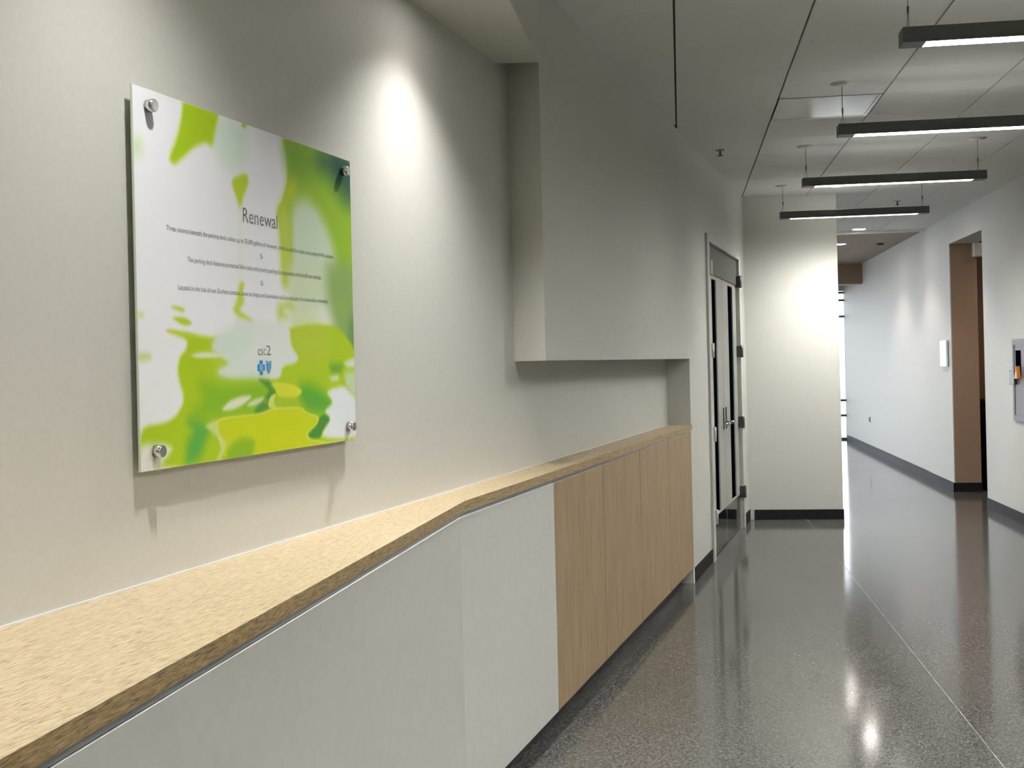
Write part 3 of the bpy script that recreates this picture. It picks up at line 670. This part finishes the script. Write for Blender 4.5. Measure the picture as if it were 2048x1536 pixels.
# ================================================================== PENDANTS
PX0, PX1 = 0.905, 2.185
ZP0, ZP1 = 2.772, 2.834
def pendant(y):
    t = empty('linear_pendant', ((PX0 + PX1) / 2, y, ZP0))
    b = bm_new(); w = 0.05
    box(b, PX0, PX1, y - w, y + w, ZP0 + 0.006, ZP1, 0.002)
    box(b, PX0, PX0 + 0.09, y - w, y + w, ZP0, ZP0 + 0.006); box(b, PX1 - 0.09, PX1, y - w, y + w, ZP0, ZP0 + 0.006)
    box(b, PX0 + 0.09, PX1 - 0.09, y - w, y - w + 0.007, ZP0, ZP0 + 0.006); box(b, PX0 + 0.09, PX1 - 0.09, y + w - 0.007, y + w, ZP0, ZP0 + 0.006)
    mk('housing', b, M_pend, t)
    mk('lens', box(bm_new(), PX0 + 0.09, PX1 - 0.09, y - w + 0.007, y + w - 0.007, ZP0 + 0.001, ZP0 + 0.006), M_lens, t)
    mk('added_uplight', box(bm_new(), PX0 + 0.09, PX1 - 0.09, y - w + 0.012, y + w - 0.012, ZP1, ZP1 + 0.003), M_up, t)  # glowing strip added out of sight to lift the ceiling
    for x in (PX0 + 0.03, PX1 - 0.05):
        zg = ZP1 + 0.075
        b = cyl(bm_new(), (x, y, zg), (x, y, H_CEIL - 0.012), 0.0018, n=8)
        cyl(b, (x, y, zg - 0.012), (x, y, zg + 0.02), 0.005, n=10)
        cyl(b, (x, y, zg), (x - 0.012, y - 0.035, ZP1), 0.0014, n=6); cyl(b, (x, y, zg), (x + 0.012, y + 0.035, ZP1), 0.0014, n=6)
        mk('suspension_cable', b, M_cable, t)
        b = cyl(bm_new(), (x, y, H_CEIL - 0.006), (x, y, H_CEIL), 0.065, n=32)
        cyl(b, (x, y, H_CEIL - 0.014), (x, y, H_CEIL - 0.006), 0.02, 0.062, n=32)
        mk('canopy', b, M_trimw, t)
    return t
first = pendant(5.0)
GRP = 'linear pendants hung in a row over the corridor'
tag(first, 'slim dark linear pendant nearest the camera, in the upper right corner', 'pendant light', GRP)
for y, lab in ((6.97, 'slim dark linear pendant, second from the camera, just past the ceiling grille'),
               (8.97, 'slim dark linear pendant, third from the camera, hanging before the end wall'),
               (10.97, 'slim dark linear pendant farthest from the camera, close to the end wall')):
    c = copy_tree(first, ((PX0 + PX1) / 2, y, ZP0)); c['label'] = lab
for y, lab in ((3.0, 'added unseen linear pendant lighting the room, above the camera'), (1.0, 'added unseen linear pendant lighting the room, just behind the camera'), (-1.0, 'added unseen linear pendant lighting the room, farthest behind the camera')):  # unseen pendants, added only to light the room
    c = copy_tree(first, ((PX0 + PX1) / 2, y, ZP0)); c['label'] = lab

# ================================================================== DOWNLIGHTS
def downlight(x, y, z, r, label, watts, col, size, blend, group=None, lens=M_dlens):
    t = empty('recessed_downlight', (x, y, z - 0.008)); tag(t, label, 'downlight', group)
    b = bm_new(); n = 32
    for k in range(n):
        t0, t1 = 2 * math.pi * k / n, 2 * math.pi * (k + 1) / n
        ps = [(r * 1.22, z - 0.001), (r * 1.2, z - 0.006), (r * 1.02, z - 0.007), (r, z - 0.001)]
        for q in range(3):
            (ra, za), (rb, zb) = ps[q], ps[q + 1]
            b.faces.new([b.verts.new((x + ra * math.cos(t0), y + ra * math.sin(t0), za)), b.verts.new((x + ra * math.cos(t1), y + ra * math.sin(t1), za)),
                         b.verts.new((x + rb * math.cos(t1), y + rb * math.sin(t1), zb)), b.verts.new((x + rb * math.cos(t0), y + rb * math.sin(t0), zb))])
    bmesh.ops.remove_doubles(b, verts=b.verts, dist=1e-5)
    mk('trim_ring', b, M_trimw, t)
    mk('lens', cyl(bm_new(), (x, y, z - 0.004), (x, y, z - 0.0005), r, n=32), lens, t)
    lamp('beam', 'SPOT', (x, y, z - 0.03), t, watts, col, spot_size=math.radians(size), spot_blend=blend, shadow_soft_size=0.035)
    return t
FG = 'recessed downlights along the far corridor'
downlight(2.15, 12.9, H_CEIL, 0.075, 'round recessed downlight just beyond the farthest pendant, mostly hidden by it', FAR_W, (1.0, 0.88, 0.82), 110, 0.6, FG)
downlight(2.166, 14.95, H_CEIL, 0.075, 'bright round recessed downlight in the far corridor ceiling, nearer of the two seen whole', FAR_W, (1.0, 0.83, 0.76), 110, 0.6, FG)
downlight(2.18, 16.83, H_CEIL, 0.075, 'bright round recessed downlight at the edge of the end wall, farther of the two', FAR_W, (1.0, 0.81, 0.72), 110, 0.6, FG)
downlight(1.42, 11.10, H_CEIL, 0.05, 'recessed downlight above the end wall, hidden behind the third pendant', CORNER_W, (1.0, 0.97, 0.88), 98, 1.0)
WG = 'soffit downlights washing the sign wall'
for (s_, L_, k_), lab in (((3.60, 0.285, 1.05), 'soffit downlight to the right of the sign, above the frame'), ((2.0, 0.40, 0.62), 'soffit downlight over the left edge of the sign, above the frame'), ((0.4, 0.42, 0.6), 'added soffit light over the near end of the counter, unseen above the frame')):  # the one nearest the camera is an added, unseen fill lamp
    v = W(s_, 1.505 - L_)
    dl = downlight(v.x, v.y, 2.746, 0.04, lab, WALLWASH_W * k_, (1.0, 0.98, 0.93), 120, 1.0, WG)
    for ch in dl.children:                      # long-throw wall-wash optics
        if ch.type == 'LIGHT':
            ch.data.use_nodes = True; N, L = ch.data.node_tree.nodes, ch.data.node_tree.links
            lf = N.new('ShaderNodeLightFalloff'); lf.inputs['Strength'].default_value = 1.0; L.new(lf.outputs['Linear'], N['Emission'].inputs['Strength'])
downlight(3.95, 13.25, H_CEIL, 0.06, 'added light inside the tan doorway recess, out of sight, to brighten it', 30.0, (1.0, 0.85, 0.7), 130, 1.0)  # unseen lamp added so the recess is not black

# ================================================================== SMALL FITTINGS
def sprinkler(x, y, label):
    t = empty('sprinkler_head', (x, y, H_CEIL - 0.045)); tag(t, label, 'sprinkler', 'ceiling sprinkler heads')
    mk('escutcheon', cyl(bm_new(), (x, y, H_CEIL - 0.006), (x, y, H_CEIL), 0.034, n=20), M_alu, t)
    b = cyl(bm_new(), (x, y, H_CEIL - 0.04), (x, y, H_CEIL - 0.006), 0.008, n=10); cyl(b, (x, y, H_CEIL - 0.045), (x, y, H_CEIL - 0.04), 0.022, n=16)
    mk('deflector', b, M_hinge, t)
sprinkler(0.32, 8.96, 'small dark sprinkler head in the ceiling beside the left wall')
sprinkler(2.17, 12.38, 'small dark sprinkler head above the farthest pendant')
t = empty('smoke_detector', (2.73, 16.95, H_CEIL - 0.03)); tag(t, 'small dark round detector on the far brownish ceiling', 'detector')
mk('base', cyl(bm_new(), (2.73, 16.95, H_CEIL - 0.012), (2.73, 16.95, H_CEIL), 0.06, n=24), M_hinge, t)
mk('head', cyl(bm_new(), (2.73, 16.95, H_CEIL - 0.03), (2.73, 16.95, H_CEIL - 0.012), 0.035, 0.05, n=24), M_hinge, t)
# extinguisher cabinet on the right wall
X = 2.98
ex = empty('extinguisher_cabinet', (X, 11.03, 0.92)); tag(ex, 'grey metal extinguisher cabinet on the right wall at the frame edge', 'cabinet')
Y0, Y1, Z0, Z1 = 10.70, 11.36, 0.92, 1.65
b = bm_new(); fw = 0.05
box(b, X - 0.02, X, Y0, Y0 + fw, Z0, Z1); box(b, X - 0.02, X, Y1 - fw, Y1, Z0, Z1); box(b, X - 0.02, X, Y0 + fw, Y1 - fw, Z0, Z0 + fw); box(b, X - 0.02, X, Y0 + fw, Y1 - fw, Z1 - fw, Z1)
mk('frame', b, M_cab, ex)
b = bm_new(); box(b, X - 0.014, X - 0.002, Y0 + fw, Y1 - fw, Z0 + fw, Z1 - fw); dr = mk('door', b, M_cab, ex)
mk('glass_pane', box(bm_new(), X - 0.017, X - 0.014, Y1 - 0.26, Y1 - 0.10, Z0 + 0.40, Z1 - 0.10), M_glassdark, dr)
mk('latch', box(bm_new(), X - 0.04, X - 0.012, Y1 - 0.12, Y1 + 0.04, 1.245, 1.37, 0.003), M_hinge, dr)
b = bm_new(); vs = [(-0.05, 11.20, 1.30), (-0.05, 11.10, 1.30), (-0.05, 11.13, 1.41)]
A_ = [b.verts.new((X + v[0], v[1], v[2])) for v in vs]; B_ = [b.verts.new((X - 0.017, v[1], v[2])) for v in vs]
b.faces.new(A_); b.faces.new(B_[::-1])
for q in range(3): b.faces.new((A_[q], B_[q], B_[(q + 1) % 3], A_[(q + 1) % 3]))
bmesh.ops.recalc_face_normals(b, faces=b.faces)
mk('pull_tab', b, M_orange, dr)['label'] = 'orange triangular tab'
# plaque, switch
t = empty('wall_plaque', (X, 14.2, 1.39)); tag(t, 'blank white rectangular plaque on the right wall beyond the tan doorway', 'plaque')
mk('plate', box(bm_new(), X - 0.03, X - 0.008, 14.03, 14.36, 1.39, 1.69, 0.003), M_plaque, t)
mk('back', box(bm_new(), X - 0.008, X, 14.05, 14.34, 1.41, 1.67), M_alu, t)
t = empty('wall_outlet', (3.0, 20.0, 0.46)); tag(t, 'small dark outlet low on the far right wall', 'outlet')
mk('cover_plate', box(bm_new(), 2.99, 3.0, 19.95, 20.05, 0.46, 0.56, 0.002), M_alu, t)
mk('socket', box(bm_new(), 2.986, 2.99, 19.97, 20.03, 0.475, 0.545), M_black, t)
# recess: white box under its ceiling, black bin
t = empty('white_wall_box', (3.268, 13.85, 2.60)); tag(t, 'small white box high in the tan doorway recess', 'box')
mk('housing', box(bm_new(), 3.222, 3.315, 13.81, 13.90, 2.60, 2.755, 0.006), M_trimw, t)
mk('cover', box(bm_new(), 3.228, 3.309, 13.803, 13.81, 2.607, 2.748, 0.002), M_trimw, t)
t = empty('black_bin', (3.6, 14.2, 0)); tag(t, 'tall black bin partly hidden in the tan doorway recess', 'bin')
mk('body', box(bm_new(), 3.36, 3.85, 13.98, 14.42, 0.0, 0.96, 0.012), M_black, t)
mk('lid', box(bm_new(), 3.35, 3.86, 13.97, 14.43, 0.96, 1.01, 0.012), M_black, t)

# sky portals just outside the two glazed openings (they only guide sampling)
for loc, rot, sx, sy in (((-1.65, 17.3, 1.37), (0, -math.pi / 2, 0), 2.7, 10.9), ((0.7, 22.95, 1.37), (-math.pi / 2, 0, 0), 4.5, 2.7)):
    d = bpy.data.lights.new('sky_portal', 'AREA'); d.shape = 'RECTANGLE'; d.size, d.size_y = sx, sy; d.cycles.is_portal = True
    o = bpy.data.objects.new('sky_portal', d); COL.objects.link(o); o.location = loc; o.rotation_euler = rot; o['kind'] = 'helper'
